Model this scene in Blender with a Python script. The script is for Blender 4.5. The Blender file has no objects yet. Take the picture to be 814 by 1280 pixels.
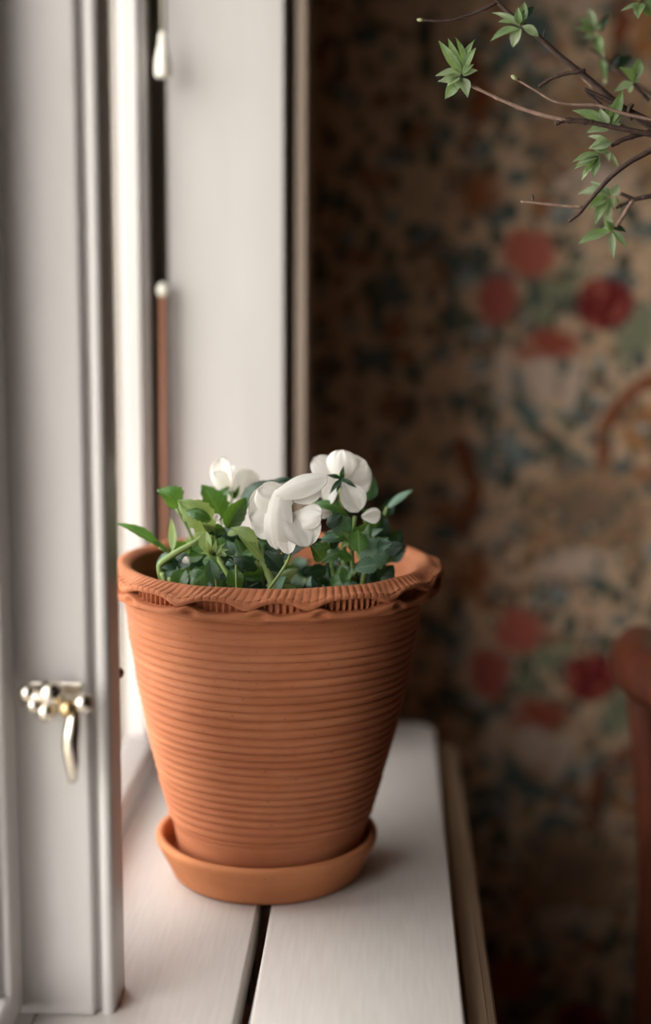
import bpy, bmesh, math, random
from mathutils import Vector, Matrix, noise as mnoise

random.seed(7)
sc = bpy.context.scene
COL = sc.collection

# ------------------------------------------------------------------ camera
FPX = 1850.0                       # focal length in pixels of an 814x1280 frame
PITCH = math.atan(287 / FPX)
YAW = math.atan(77 * math.cos(PITCH) / FPX)
ROLL = math.radians(-0.3)
EYE = Vector((0, 0, 0.469))        # the windowsill top is z = 0
FW = Vector((-math.sin(YAW) * math.cos(PITCH), math.cos(YAW) * math.cos(PITCH), -math.sin(PITCH)))
RT = Vector((math.cos(YAW), math.sin(YAW), 0))
UP = RT.cross(FW)
RT, UP = RT * math.cos(ROLL) - UP * math.sin(ROLL), UP * math.cos(ROLL) + RT * math.sin(ROLL)
cam_d = bpy.data.cameras.new('camera')
cam = bpy.data.objects.new('camera', cam_d)
COL.objects.link(cam)
M = Matrix.Identity(4)
for i in range(3):
    M[i][0], M[i][1], M[i][2], M[i][3] = RT[i], UP[i], -FW[i], EYE[i]
cam.matrix_world = M
cam_d.sensor_fit = 'VERTICAL'
cam_d.sensor_height = 36.0
cam_d.sensor_width = 36.0
cam_d.lens = FPX / 1280 * 36.0
cam_d.clip_start = 0.02
cam_d.dof.use_dof = True
cam_d.dof.focus_distance = 1.05
cam_d.dof.aperture_fstop = 1.75
sc.camera = cam

# ------------------------------------------------------------------ world, exposure
SKY = 4.0
w = bpy.data.worlds.new('overcast_sky')
sc.world = w
w.use_nodes = True
bg = w.node_tree.nodes['Background']
bg.inputs[0].default_value = (1.0, 0.985, 0.975, 1)
bg.inputs[1].default_value = SKY
sc.view_settings.view_transform = 'Standard'
sc.view_settings.look = 'None'
sc.view_settings.gamma = 1
sc.view_settings.use_curve_mapping = False
sc.view_settings.exposure = 0.28

# hazy low sun behind thin cloud: a very soft source shining in through the window
sun_d = bpy.data.lights.new('hazy_sun', 'SUN')
sun_d.energy = 2.3
sun_d.angle = math.radians(56)
sun_d.color = (1.0, 0.975, 0.945)
sun = bpy.data.objects.new('hazy_sun', sun_d)
COL.objects.link(sun)
SUN_AZ, SUN_EL = math.radians(48), math.radians(20)
sun.rotation_euler = Vector((math.sin(SUN_AZ) * math.cos(SUN_EL), math.cos(SUN_AZ) * math.cos(SUN_EL), -math.sin(SUN_EL))).to_track_quat('-Z', 'Y').to_euler()

# window opening: a sky portal only guides sampling, it gives off no light
pl = bpy.data.lights.new('window_portal', 'AREA')
pl.shape = 'RECTANGLE'
pl.size, pl.size_y = 1.06, 1.20
po = bpy.data.objects.new('window_portal', pl)
COL.objects.link(po)
po.matrix_world = Matrix.Translation((-0.302, 0.87, 0.49)) @ Matrix.Rotation(math.radians(-90), 4, 'Y')
pl.cycles.is_portal = True


def at(px, py, Y):
    """the point of the room at depth Y that lies on the sight line of a measured position"""
    d = FW + RT * ((px - 407) / FPX) + UP * ((640 - py) / FPX)
    return EYE + d * (Y / d.y)


# ------------------------------------------------------------------ materials
def lin(r, g, b):
    f = lambda c: (c / 255 / 12.92) if c / 255 <= 0.04045 else ((c / 255 + 0.055) / 1.055) ** 2.4
    return (f(r), f(g), f(b), 1)


MATS = {}


class NT:
    def __init__(s, name):
        s.m = bpy.data.materials.new(name)
        s.m.use_nodes = True
        s.t = s.m.node_tree
        s.b = s.t.nodes['Principled BSDF']
        s.out = s.t.nodes['Material Output']
        MATS[name] = s.m

    def n(s, typ, **kw):
        nd = s.t.nodes.new(typ)
        for k, v in kw.items():
            setattr(nd, k, v)
        return nd

    def l(s, a, b):
        s.t.links.new(a, b)

    def put(s, inp, v):
        if hasattr(v, 'is_linked'):
            s.l(v, inp)
        else:
            inp.default_value = v

    def math(s, op, a, b=0.0, c=0.0, clamp=False):
        nd = s.n('ShaderNodeMath', operation=op)
        nd.use_clamp = clamp
        s.put(nd.inputs[0], a)
        s.put(nd.inputs[1], b)
        s.put(nd.inputs[2], c)
        return nd.outputs[0]

    def mix(s, f, a, b):
        nd = s.n('ShaderNodeMix', data_type='RGBA')
        s.put(nd.inputs[0], f)
        s.put(nd.inputs[6], a)
        s.put(nd.inputs[7], b)
        return nd.outputs[2]

    def coord(s, scale=(1, 1, 1), which='Object'):
        tc = s.n('ShaderNodeTexCoord')
        mp = s.n('ShaderNodeMapping')
        mp.inputs['Scale'].default_value = scale
        s.l(tc.outputs[which], mp.inputs[0])
        return mp.outputs[0]

    def noise(s, vec, scale, detail=3, rough=0.5):
        nd = s.n('ShaderNodeTexNoise')
        s.l(vec, nd.inputs['Vector'])
        nd.inputs['Scale'].default_value = scale
        nd.inputs['Detail'].default_value = detail
        nd.inputs['Roughness'].default_value = rough
        return nd.outputs[0]

    def ramp(s, f, stops):
        nd = s.n('ShaderNodeValToRGB')
        e = nd.color_ramp.elements
        while len(e) < len(stops):
            e.new(0.5)
        for el, (p, c) in zip(e, stops):
            el.position = p
            el.color = c if len(c) == 4 else (*c, 1)
        s.l(f, nd.inputs[0])
        return nd.outputs[0]

    def bump(s, h, strength, dist):
        nd = s.n('ShaderNodeBump')
        nd.inputs['Strength'].default_value = strength
        nd.inputs['Distance'].default_value = dist
        s.l(h, nd.inputs['Height'])
        s.l(nd.outputs[0], s.b.inputs['Normal'])


def simple(name, c1, c2, rough=0.5, scale=(1, 1, 1), nscale=20, bump=0.0, bdist=0.001, metallic=0.0, lo=0.35, hi=0.7):
    k = NT(name)
    v = k.coord(scale)
    nz = k.noise(v, nscale, 4)
    k.l(k.ramp(nz, [(lo, c1), (hi, c2)]), k.b.inputs['Base Color'])
    k.b.inputs['Roughness'].default_value = rough
    k.b.inputs['Metallic'].default_value = metallic
    if bump:
        k.bump(nz, bump, bdist)
    return k.m


simple('white_paint', lin(206, 200, 197), lin(214, 209, 206), 0.32, (1, 1, 0.15), 30, 0.15, 0.0006)
simple('sill_paint', lin(206, 199, 194), lin(214, 208, 203), 0.42, (40, 2.5, 40), 9, 0.12, 0.0004)
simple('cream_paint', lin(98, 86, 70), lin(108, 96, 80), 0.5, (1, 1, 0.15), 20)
simple('sill_shade_taupe', lin(196, 170, 142), lin(208, 184, 156), 0.5, (30, 2, 30), 8, 0.2, 0.0004)  # taupe puts the shade below the sill edge into the colour
simple('plaster', lin(122, 102, 86), lin(132, 112, 96), 0.9, nscale=8)
simple('house_wall', lin(190, 180, 168), lin(200, 190, 178), 0.9, nscale=8)
simple('casing_shade_paint', lin(150, 132, 116), lin(160, 142, 126), 0.45, (1, 1, 0.15), 20)  # darker than the window paint: shade put into the casing colour
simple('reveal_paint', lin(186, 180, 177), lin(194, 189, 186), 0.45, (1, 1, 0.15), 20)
simple('gap_shade_tone', lin(126, 116, 98), lin(134, 124, 106), 0.7)  # darker tone standing in for shade deep in the jamb recess
simple('outside_ground', lin(176, 172, 160), lin(200, 196, 186), 0.95, nscale=0.6)
simple('floor_boards', lin(70, 44, 28), lin(92, 60, 38), 0.5, (1, 8, 1), 5, 0.2, 0.001)
simple('chair_wood', lin(76, 38, 25), lin(98, 50, 32), 0.36, (6, 6, 1), 14, 0.1, 0.0006)
simple('table_wood', lin(80, 48, 28), lin(110, 68, 40), 0.45, (1, 8, 1), 8)
simple('nickel', lin(225, 215, 200), lin(240, 232, 220), 0.22, nscale=60, metallic=1.0)
simple('brass', lin(198, 172, 126), lin(212, 186, 140), 0.3, nscale=60, metallic=1.0)
simple('bell_plastic', lin(222, 216, 204), lin(230, 224, 212), 0.4)
simple('rod_wood', lin(128, 84, 62), lin(146, 98, 74), 0.5, (20, 20, 1), 10)
simple('cord', lin(196, 186, 172), lin(206, 198, 186), 0.8, (1, 1, 30), 30)
simple('knob_wood', lin(98, 36, 22), lin(112, 44, 26), 0.35)
simple('soil', lin(24, 17, 12), lin(54, 40, 30), 0.95, nscale=180, bump=0.8, bdist=0.004)
simple('vase_clay', lin(178, 172, 160), lin(196, 190, 178), 0.35, nscale=20)
simple('bark_dark', lin(58, 41, 36), lin(84, 62, 52), 0.7, (1, 1, 1), 220, 0.5, 0.0008)
simple('bark_pale', lin(136, 108, 94), lin(168, 138, 120), 0.65, (1, 1, 1), 220, 0.4, 0.0005)
simple('bud_green', lin(168, 170, 128), lin(190, 192, 150), 0.6, nscale=150)

# terracotta: fired clay with bloom, fine grain and small pits
def terracotta(name, a, b, c):
    k = NT(name)
    v = k.coord((1, 1, 1))
    big = k.noise(v, 11, 4, 0.6)
    col = k.ramp(big, [(0.3, a), (0.52, b), (0.75, c)])
    vb = k.coord((6, 6, 90))
    band = k.noise(vb, 2.0, 3)
    col = k.mix(k.math('MULTIPLY', k.math('SUBTRACT', band, 0.42, clamp=True), 1.3, clamp=True), col, lin(196, 130, 92))
    vo = k.n('ShaderNodeTexVoronoi')
    k.l(v, vo.inputs['Vector'])
    vo.inputs['Scale'].default_value = 170
    pit = k.math('LESS_THAN', vo.outputs['Distance'], k.math('MULTIPLY_ADD', k.noise(v, 300, 1), 0.16, 0.02))
    keep = k.math('GREATER_THAN', k.noise(v, 55, 1), 0.54)
    pit = k.math('MULTIPLY', pit, keep)
    col = k.mix(k.math('MULTIPLY', pit, 0.55), col, lin(82, 44, 26))
    k.l(col, k.b.inputs['Base Color'])
    k.b.inputs['Roughness'].default_value = 0.82
    k.b.inputs['Specular IOR Level'].default_value = 0.3
    fine = k.noise(v, 900, 3, 0.6)
    h = k.math('SUBTRACT', fine, k.math('MULTIPLY', pit, 1.2))
    k.bump(h, 0.28, 0.0007)
    return k.m


terracotta('terracotta', lin(156, 92, 60), lin(168, 101, 67), lin(182, 118, 84))
terracotta('terracotta_saucer', lin(178, 112, 72), lin(188, 120, 78), lin(198, 132, 90))


def leafmat(name, a, b, rough=0.5, trans=0.3, tcol=None, spec=0.4, nscale=70, vein=0.0, vcol=(0.4, 0.5, 0.25, 1)):
    k = NT(name)
    v = k.coord()
    col = k.ramp(k.noise(v, nscale, 3), [(0.32, a), (0.68, b)])
    oi = k.n('ShaderNodeObjectInfo')
    hsv = k.n('ShaderNodeHueSaturation')
    k.l(k.math('MULTIPLY_ADD', oi.outputs['Random'], 0.4, 0.8), hsv.inputs['Value'])
    k.l(col, hsv.inputs['Color'])
    col = hsv.outputs[0]
    if vein:
        at1, at2 = k.n('ShaderNodeAttribute', attribute_name='along'), k.n('ShaderNodeAttribute', attribute_name='across')
        al, ac = at1.outputs['Fac'], at2.outputs['Fac']
        side = k.math('FRACT', k.math('MULTIPLY', k.math('SUBTRACT', al, k.math('MULTIPLY', ac, 0.28)), 6.0))
        side = k.math('LESS_THAN', k.math('ABSOLUTE', k.math('SUBTRACT', side, 0.5)), 0.07)
        mid = k.math('LESS_THAN', ac, 0.10)
        vf = k.math('MULTIPLY', k.math('MAXIMUM', k.math('MULTIPLY', side, 0.55), mid), vein)
        col = k.mix(vf, col, vcol)
    k.l(col, k.b.inputs['Base Color'])
    k.b.inputs['Roughness'].default_value = rough
    k.b.inputs['Specular IOR Level'].default_value = spec
    k.bump(k.noise(v, 420, 3), 0.25, 0.0008)
    tr = k.n('ShaderNodeBsdfTranslucent')
    if tcol:
        tr.inputs[0].default_value = tcol
    else:
        k.l(col, tr.inputs[0])
    mx = k.n('ShaderNodeMixShader')
    mx.inputs[0].default_value = trans
    k.l(k.b.outputs[0], mx.inputs[1])
    k.l(tr.outputs[0], mx.inputs[2])
    k.l(mx.outputs[0], k.out.inputs[0])
    return k.m


leafmat('leaf_green', lin(50, 88, 40), lin(78, 120, 62), 0.34, 0.28, lin(110, 150, 50), 0.5, vein=0.45, vcol=lin(136, 166, 104))
leafmat('leaf_dark', lin(26, 50, 34), lin(44, 74, 52), 0.45, 0.15, lin(60, 95, 40), 0.45, vein=0.35, vcol=lin(86, 116, 88))
leafmat('leaf_pale', lin(120, 150, 84), lin(164, 186, 128), 0.5, 0.35, lin(170, 190, 100), vein=0.5, vcol=lin(190, 204, 150))
leafmat('leaf_grey', lin(72, 104, 82), lin(104, 134, 112), 0.55, 0.2, lin(90, 130, 70), vein=0.5, vcol=lin(140, 164, 142))
leafmat('stem_green', lin(126, 154, 82), lin(164, 184, 116), 0.5, 0.2)
leafmat('twig_leaf', lin(98, 126, 78), lin(142, 164, 118), 0.5, 0.35, lin(150, 180, 90), nscale=120, vein=0.4, vcol=lin(180, 198, 150))
leafmat('twig_leaf_pale', lin(140, 160, 122), lin(176, 190, 156), 0.55, 0.3, lin(180, 200, 130), nscale=120)
leafmat('petal_white', lin(236, 232, 226), lin(246, 243, 238), 0.5, 0.35, lin(240, 234, 222), 0.25, 60)
leafmat('throat_yellow', lin(150, 130, 60), lin(176, 156, 80), 0.6, 0.2)

# thin window glass: clear with the pane's own Fresnel reflection
k = NT('window_glass')
fr = k.n('ShaderNodeFresnel')
geo = k.n('ShaderNodeNewGeometry')
mr = k.n('ShaderNodeMapRange')           # same reflectance from both faces of the pane
k.l(geo.outputs['Backfacing'], mr.inputs[0])
mr.inputs[3].default_value, mr.inputs[4].default_value = 1.45, 1 / 1.45
k.l(mr.outputs[0], fr.inputs[0])
tr = k.n('ShaderNodeBsdfTransparent')
tr.inputs[0].default_value = (0.97, 0.975, 0.965, 1)
gl = k.n('ShaderNodeBsdfGlossy')
gl.inputs['Roughness'].default_value = 0.02
mx = k.n('ShaderNodeMixShader')
k.l(fr.outputs[0], mx.inputs[0])
k.l(tr.outputs[0], mx.inputs[1])
k.l(gl.outputs[0], mx.inputs[2])
k.l(mx.outputs[0], k.out.inputs[0])


# wallpaper: a generic printed floral repeat, drawn with nodes in the wall's own plane
def wallpaper(name, axis):
    PX, PZ = 0.56, 0.456
    k = NT(name)
    tc = k.n('ShaderNodeTexCoord')
    sep = k.n('ShaderNodeSeparateXYZ')
    k.l(tc.outputs['Object'], sep.inputs[0])
    U0, V0 = sep.outputs[axis], sep.outputs[2]
    warp = k.n('ShaderNodeTexNoise')
    warp.inputs['Scale'].default_value = 26
    warp.inputs['Detail'].default_value = 2
    k.l(tc.outputs['Object'], warp.inputs['Vector'])
    ws = k.n('ShaderNodeSeparateColor')
    k.l(warp.outputs['Color'], ws.inputs[0])
    wu = k.math('MULTIPLY_ADD', ws.outputs[0], 0.020, -0.010)
    wv = k.math('MULTIPLY_ADD', ws.outputs[1], 0.020, -0.010)
    U = k.math('ADD', U0, wu)
    V = k.math('ADD', V0, wv)
    base = k.ramp(k.noise(tc.outputs['Object'], 42, 4, 0.65),
                  [(0.28, lin(184, 148, 118)), (0.45, lin(224, 188, 154)), (0.62, lin(236, 204, 170)), (0.8, lin(212, 188, 158))])
    # small leaves and blossoms scattered over the ground
    def scatter(col, scale, thr, seed, dens, c, stretch=(1, 1, 1), soft=0.06):
        mp = k.n('ShaderNodeMapping')
        k.l(tc.outputs['Object'], mp.inputs[0])
        mp.inputs['Location'].default_value = (seed, seed * 1.7, seed * 0.6)
        mp.inputs['Rotation'].default_value = (0.7 * seed, seed, 0.4)
        mp.inputs['Scale'].default_value = stretch
        vo = k.n('ShaderNodeTexVoronoi')
        k.l(mp.outputs[0], vo.inputs['Vector'])
        vo.inputs['Scale'].default_value = scale
        mr = k.n('ShaderNodeMapRange')
        k.l(vo.outputs['Distance'], mr.inputs[0])
        mr.inputs[1].default_value = thr + soft
        mr.inputs[2].default_value = thr
        cs = k.n('ShaderNodeSeparateColor')
        k.l(vo.outputs['Color'], cs.inputs[0])
        f = k.math('MULTIPLY', mr.outputs[0], k.math('LESS_THAN', cs.outputs[0], dens))
        return k.mix(f, col, c)
    col = scatter(base, 34, 0.34, 1.1, 0.75, lin(98, 104, 90), (1, 1, 0.55))
    col = scatter(col, 27, 0.36, 2.3, 0.6, lin(110, 124, 122), (0.6, 0.6, 1))
    col = scatter(col, 40, 0.30, 3.7, 0.5, lin(224, 190, 160))
    col = scatter(col, 22, 0.30, 5.2, 0.3, lin(176, 124, 90), (0.7, 0.7, 1))
    col = scatter(col, 30, 0.30, 6.9, 0.3, lin(160, 168, 166))

    def cell(u0, v0):
        a = k.n('ShaderNodeMath', operation='WRAP')
        k.l(k.math('SUBTRACT', U, u0), a.inputs[0])
        a.inputs[1].default_value, a.inputs[2].default_value = PX / 2, -PX / 2
        b = k.n('ShaderNodeMath', operation='WRAP')
        k.l(k.math('SUBTRACT', V, v0), b.inputs[0])
        b.inputs[1].default_value, b.inputs[2].default_value = PZ / 2, -PZ / 2
        return a.outputs[0], b.outputs[0]

    def dist(du, dv, a, b, rot=0.0):
        if rot:
            c_, s_ = math.cos(rot), math.sin(rot)
            du, dv = (k.math('ADD', k.math('MULTIPLY', du, c_), k.math('MULTIPLY', dv, s_)),
                      k.math('SUBTRACT', k.math('MULTIPLY', dv, c_), k.math('MULTIPLY', du, s_)))
        x = k.math('DIVIDE', du, a)
        y = k.math('DIVIDE', dv, b)
        return k.math('SQRT', k.math('ADD', k.math('MULTIPLY', x, x), k.math('MULTIPLY', y, y)))

    def sm(v, e0, e1):
        mr = k.n('ShaderNodeMapRange')
        k.l(v, mr.inputs[0])
        mr.inputs[1].default_value, mr.inputs[2].default_value = e0, e1
        return mr.outputs[0]

    SC = 1.79 / FPX / 1.0
    PC = at(650, 560, 1.78)

    def uv(px, py):
        p = at(px, py, 1.78)
        return p.x, p.z

    def blob(col, px, py, rx, ry, c, rot=0.0, soft=0.25, amt=1.0):
        u0, v0 = uv(px, py)
        du, dv = cell(u0, v0)
        f = sm(dist(du, dv, rx * SC, ry * SC, rot), 1.0 + soft, 1.0 - soft)
        if amt < 1:
            f = k.math('MULTIPLY', f, amt)
        return k.mix(f, col, c)

    def arc(col, px, py, rad, wid, a0, a1, c):
        """part of a ring: a curling stem from angle a0 to a1"""
        u0, v0 = uv(px, py)
        du, dv = cell(u0, v0)
        d = dist(du, dv, SC, SC)
        ring = sm(k.math('ABSOLUTE', k.math('SUBTRACT', d, rad)), wid * 1.15, wid * 0.75)
        mid, half = (a0 + a1) / 2, (a1 - a0) / 2
        cx, cy = math.cos(mid), math.sin(mid)
        dot = k.math('ADD', k.math('MULTIPLY', du, cx), k.math('MULTIPLY', dv, cy))
        f = k.math('MULTIPLY', ring, k.math('GREATER_THAN', k.math('DIVIDE', dot, k.math('MULTIPLY', d, SC)), math.cos(half)))
        return k.mix(f, col, c)

    def rays(col, px, py, rx, ry, c1, c2, n):
        u0, v0 = uv(px, py)
        du, dv = cell(u0, v0)
        ang = k.math('ARCTAN2', dv, du)
        st = k.math('MULTIPLY_ADD', k.math('SINE', k.math('MULTIPLY', ang, n)), 0.5, 0.5)
        f = sm(dist(du, dv, rx * SC, ry * SC), 1.1, 0.75)
        return k.mix(f, col, k.mix(st, c1, c2))

    RED, RED2 = lin(204, 112, 94), lin(192, 104, 90)
    GRN, TEAL, PALE = lin(150, 152, 122), lin(104, 122, 118), lin(230, 204, 182)
    DRK, RUST, BLUE = lin(78, 84, 74), lin(150, 86, 56), lin(164, 174, 174)
    # broad soft leaves
    col = blob(col, 700, 352, 44, 16, GRN, 0.5, 0.35)
    col = blob(col, 672, 372, 16, 40, GRN, 0.3, 0.35)
    col = blob(col, 795, 420, 22, 40, GRN, -0.4, 0.35)
    col = blob(col, 590, 420, 14, 40, lin(108, 116, 92), 0.5, 0.35)
    col = blob(col, 560, 320, 40, 14, TEAL, -0.6, 0.35)
    col = blob(col, 620, 560, 36, 12, TEAL, 0.9, 0.35)
    col = blob(col, 660, 520, 12, 36, TEAL, 0.5, 0.35)
    # dark filler leaves
    for (x, y, a, b, r) in ((690, 440, 7, 12, .4), (752, 470, 7, 13, -.5), (640, 262, 7, 10, 0), (610, 440, 9, 14, .6),
                            (712, 530, 8, 14, -.4), (640, 600, 10, 14, .5), (600, 690, 8, 12, 0), (655, 668, 12, 9, .3),
                            (770, 745, 9, 12, .7), (560, 400, 10, 16, -.3), (665, 365, 7, 11, 0), (735, 420, 7, 9, .2),
                            (780, 330, 8, 12, .5), (700, 300, 8, 10, -.6), (520, 470, 10, 18, .4), (500, 640, 10, 16, -.4)):
        col = blob(col, x, y, a, b, DRK, r, 0.3)
    for (x, y, a, b, r) in ((600, 415, 16, 12, 0), (575, 350, 18, 14, .3), (690, 745, 22, 12, .2), (640, 560, 9, 24, .6),
                            (745, 505, 14, 9, 0), (720, 215, 22, 18, 0)):
        col = blob(col, x, y, a, b, BLUE, r, 0.4, 0.8)
    # curling stems
    col = arc(col, 842, 562, 88, 10, 1.75, 3.5, RUST)
    col = arc(col, 500, 610, 92, 11, -0.65, 0.75, RUST)
    col = arc(col, 470, 380, 96, 6, -1.2, 0.2, TEAL)
    col = arc(col, 742, 470, 70, 3, 2.2, 4.4, GRN)
    # large pale fan blossom
    col = rays(col, 735, 645, 92, 66, lin(196, 156, 116), lin(168, 136, 112), 15)
    col = blob(col, 735, 636, 40, 24, lin(140, 116, 100), 0, 0.5, 0.7)
    col = blob(col, 722, 705, 46, 16, PALE, 0.15, 0.4)
    col = blob(col, 668, 690, 12, 26, lin(188, 140, 100), -0.3, 0.4)
    col = blob(col, 795, 695, 12, 30, lin(190, 146, 108), 0.3, 0.4)
    # orange blossom with a pale heart
    col = blob(col, 806, 535, 30, 30, lin(190, 128, 72), 0, 0.3)
    col = blob(col, 806, 535, 11, 11, lin(200, 190, 178), 0, 0.3)
    col = blob(col, 590, 720, 26, 30, lin(170, 110, 74), 0, 0.35)
    # fine tendrils and specks over the whole print
    col = scatter(col, 62, 0.30, 8.1, 0.55, lin(112, 112, 94), (1, 1, 0.6))
    col = scatter(col, 70, 0.28, 9.4, 0.45, lin(226, 196, 166))
    col = scatter(col, 55, 0.28, 10.7, 0.35, lin(150, 112, 88), (0.6, 1, 1))
    col = scatter(col, 48, 0.26, 12.2, 0.3, lin(96, 108, 104), (1, 0.6, 0.7))
    # red blossoms
    col = blob(col, 663, 318, 31, 28, RED, 0.2, 0.2)
    col = blob(col, 655, 300, 14, 12, RED, 0, 0.3)
    col = blob(col, 622, 375, 26, 32, RED2, 0.1, 0.2)
    u0, v0 = uv(757, 380)
    du, dv = cell(u0, v0)
    vo = k.n('ShaderNodeTexVoronoi')
    k.l(tc.outputs['Object'], vo.inputs['Vector'])
    vo.inputs['Scale'].default_value = 60
    dotted = k.mix(sm(vo.outputs['Distance'], 0.25, 0.5), lin(196, 104, 86), lin(126, 40, 40))
    col = k.mix(sm(dist(du, dv, 34 * SC, 31 * SC), 1.15, 0.9), col, dotted)
    # pink flower with drooping pale petals
    for (x, y, a, b, r) in ((630, 465, 13, 30, .15), (678, 470, 22, 32, .1), (716, 486, 12, 34, -.2)):
        col = blob(col, x, y, a, b, PALE, r, 0.3)
    col = blob(col, 692, 428, 33, 19, lin(180, 92, 72), -0.2, 0.3)
    col = blob(col, 660, 440, 15, 10, lin(196, 130, 108), 0, 0.3)
    k.l(col, k.b.inputs['Base Color'])
    k.b.inputs['Roughness'].default_value = 0.75
    k.b.inputs['Specular IOR Level'].default_value = 0.25
    k.bump(k.noise(tc.outputs['Object'], 400, 2), 0.1, 0.0005)
    return k.m


wallpaper('wallpaper_back', 0)
wallpaper('wallpaper_side', 1)


# ------------------------------------------------------------------ mesh helpers
class MB:
    """collects geometry for one mesh object"""
    def __init__(s):
        s.v, s.f, s.at = [], [], None

    def add(s, verts, faces):
        o = len(s.v)
        s.v += [tuple(p) for p in verts]
        s.f += [tuple(i + o for i in f) for f in faces]

    def box(s, x0, x1, y0, y1, z0, z1, bevel=0.0, seg=2):
        bm = bmesh.new()
        r = bmesh.ops.create_cube(bm, size=1)
        for v in bm.verts:
            v.co = ((x0 + x1) / 2 + v.co.x * (x1 - x0), (y0 + y1) / 2 + v.co.y * (y1 - y0), (z0 + z1) / 2 + v.co.z * (z1 - z0))
        if bevel:
            bmesh.ops.bevel(bm, geom=bm.edges[:], offset=bevel, segments=seg, affect='EDGES', profile=0.5)
        s.bm(bm)
        return s

    def bm(s, bm):
        bm.verts.index_update()
        s.add([v.co[:] for v in bm.verts], [[v.index for v in f.verts] for f in bm.faces])
        bm.free()

    def prism(s, poly, axis, a0, a1):
        """poly in the two other axes (in xyz order) extruded along axis"""
        n = len(poly)
        vs = []
        for a in (a0, a1):
            for (p, q) in poly:
                vs.append({'x': (a, p, q), 'y': (p, a, q), 'z': (p, q, a)}[axis])
        fs = [list(range(n))[::-1], list(range(n, 2 * n))]
        fs += [[i, (i + 1) % n, n + (i + 1) % n, n + i] for i in range(n)]
        s.add(vs, fs)
        return s

    def tube(s, pts, radii, n=10, caps=True, flat=1.0):
        pts = [Vector(p) for p in pts]
        if not hasattr(radii, '__len__'):
            radii = [radii] * len(pts)
        vs, fs = [], []
        t0 = (pts[1] - pts[0]).normalized()
        ref = Vector((0, 0, 1)) if abs(t0.z) < 0.9 else Vector((1, 0, 0))
        u = t0.cross(ref).normalized()
        for i, p in enumerate(pts):
            a = pts[max(i - 1, 0)]
            b = pts[min(i + 1, len(pts) - 1)]
            t = (b - a).normalized()
            u = (u - t * u.dot(t)).normalized()
            vv = t.cross(u)
            for j in range(n):
                an = 2 * math.pi * j / n
                vs.append(p + (u * math.cos(an) + vv * math.sin(an) * flat) * radii[i])
        for i in range(len(pts) - 1):
            for j in range(n):
                fs.append((i * n + j, i * n + (j + 1) % n, (i + 1) * n + (j + 1) % n, (i + 1) * n + j))
        if caps:
            fs.append(tuple(range(n))[::-1])
            fs.append(tuple((len(pts) - 1) * n + j for j in range(n)))
        s.add(vs, fs)
        return s

    def lathe(s, prof, c=(0, 0, 0), n=32, caps=True):
        vs, fs = [], []
        for (r, z) in prof:
            for j in range(n):
                a = 2 * math.pi * j / n
                vs.append((c[0] + r * math.cos(a), c[1] + r * math.sin(a), c[2] + z))
        for i in range(len(prof) - 1):
            for j in range(n):
                fs.append((i * n + j, i * n + (j + 1) % n, (i + 1) * n + (j + 1) % n, (i + 1) * n + j))
        if caps:
            fs.append(tuple(range(n))[::-1])
            fs.append(tuple((len(prof) - 1) * n + j for j in range(n)))
        s.add(vs, fs)
        return s

    def sphere(s, c, r, sx=1, sy=1, sz=1, n=12):
        prof = [(max(r * math.sin(math.pi * i / n), 1e-5), -r * math.cos(math.pi * i / n)) for i in range(n + 1)]
        m = MB().lathe(prof, n=n + 4)
        s.add([(c[0] + x * sx, c[1] + y * sy, c[2] + z * sz) for x, y, z in m.v], m.f)
        return s

    def build(s, name, mat, parent=None, smooth=False, angle=None):
        me = bpy.data.meshes.new(name)
        off = Vector(parent['_base']) if parent is not None and '_base' in parent else Vector((0, 0, 0))
        me.from_pydata([tuple(Vector(p) - off) for p in s.v], [], s.f)
        me.materials.append(MATS[mat])
        o = bpy.data.objects.new(name, me)
        COL.objects.link(o)
        if parent is not None:
            o.parent = parent
            o['_base'] = tuple(off)
        if smooth:
            me.shade_smooth()
            if angle:
                me.set_sharp_from_angle(angle=math.radians(angle))
        if s.at:
            for nm_, vals in s.at.items():
                ad = me.attributes.new(nm_, 'FLOAT', 'POINT')
                ad.data.foreach_set('value', vals)
        me.update()
        return o


def tag(o, label=None, cat=None, group=None, kind=None):
    if label: o['label'] = label
    if cat: o['category'] = cat
    if group: o['group'] = group
    if kind: o['kind'] = kind
    return o


def empty(name, loc=(0, 0, 0)):
    o = bpy.data.objects.new(name, None)
    COL.objects.link(o)
    o.empty_display_size = 0.03
    o.location = loc
    o['_base'] = tuple(loc)
    return o


def catmull(pts, per=6):
    pts = [Vector(p) for p in pts]
    P = [pts[0] * 2 - pts[1]] + pts + [pts[-1] * 2 - pts[-2]]
    out = []
    for i in range(1, len(P) - 2):
        for j in range(per):
            t = j / per
            a, b, c, d = P[i - 1], P[i], P[i + 1], P[i + 2]
            out.append(0.5 * ((2 * b) + (c - a) * t + (2 * a - 5 * b + 4 * c - d) * t * t + (3 * b - a - 3 * c + d) * t ** 3))
    out.append(pts[-1])
    return out


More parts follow.
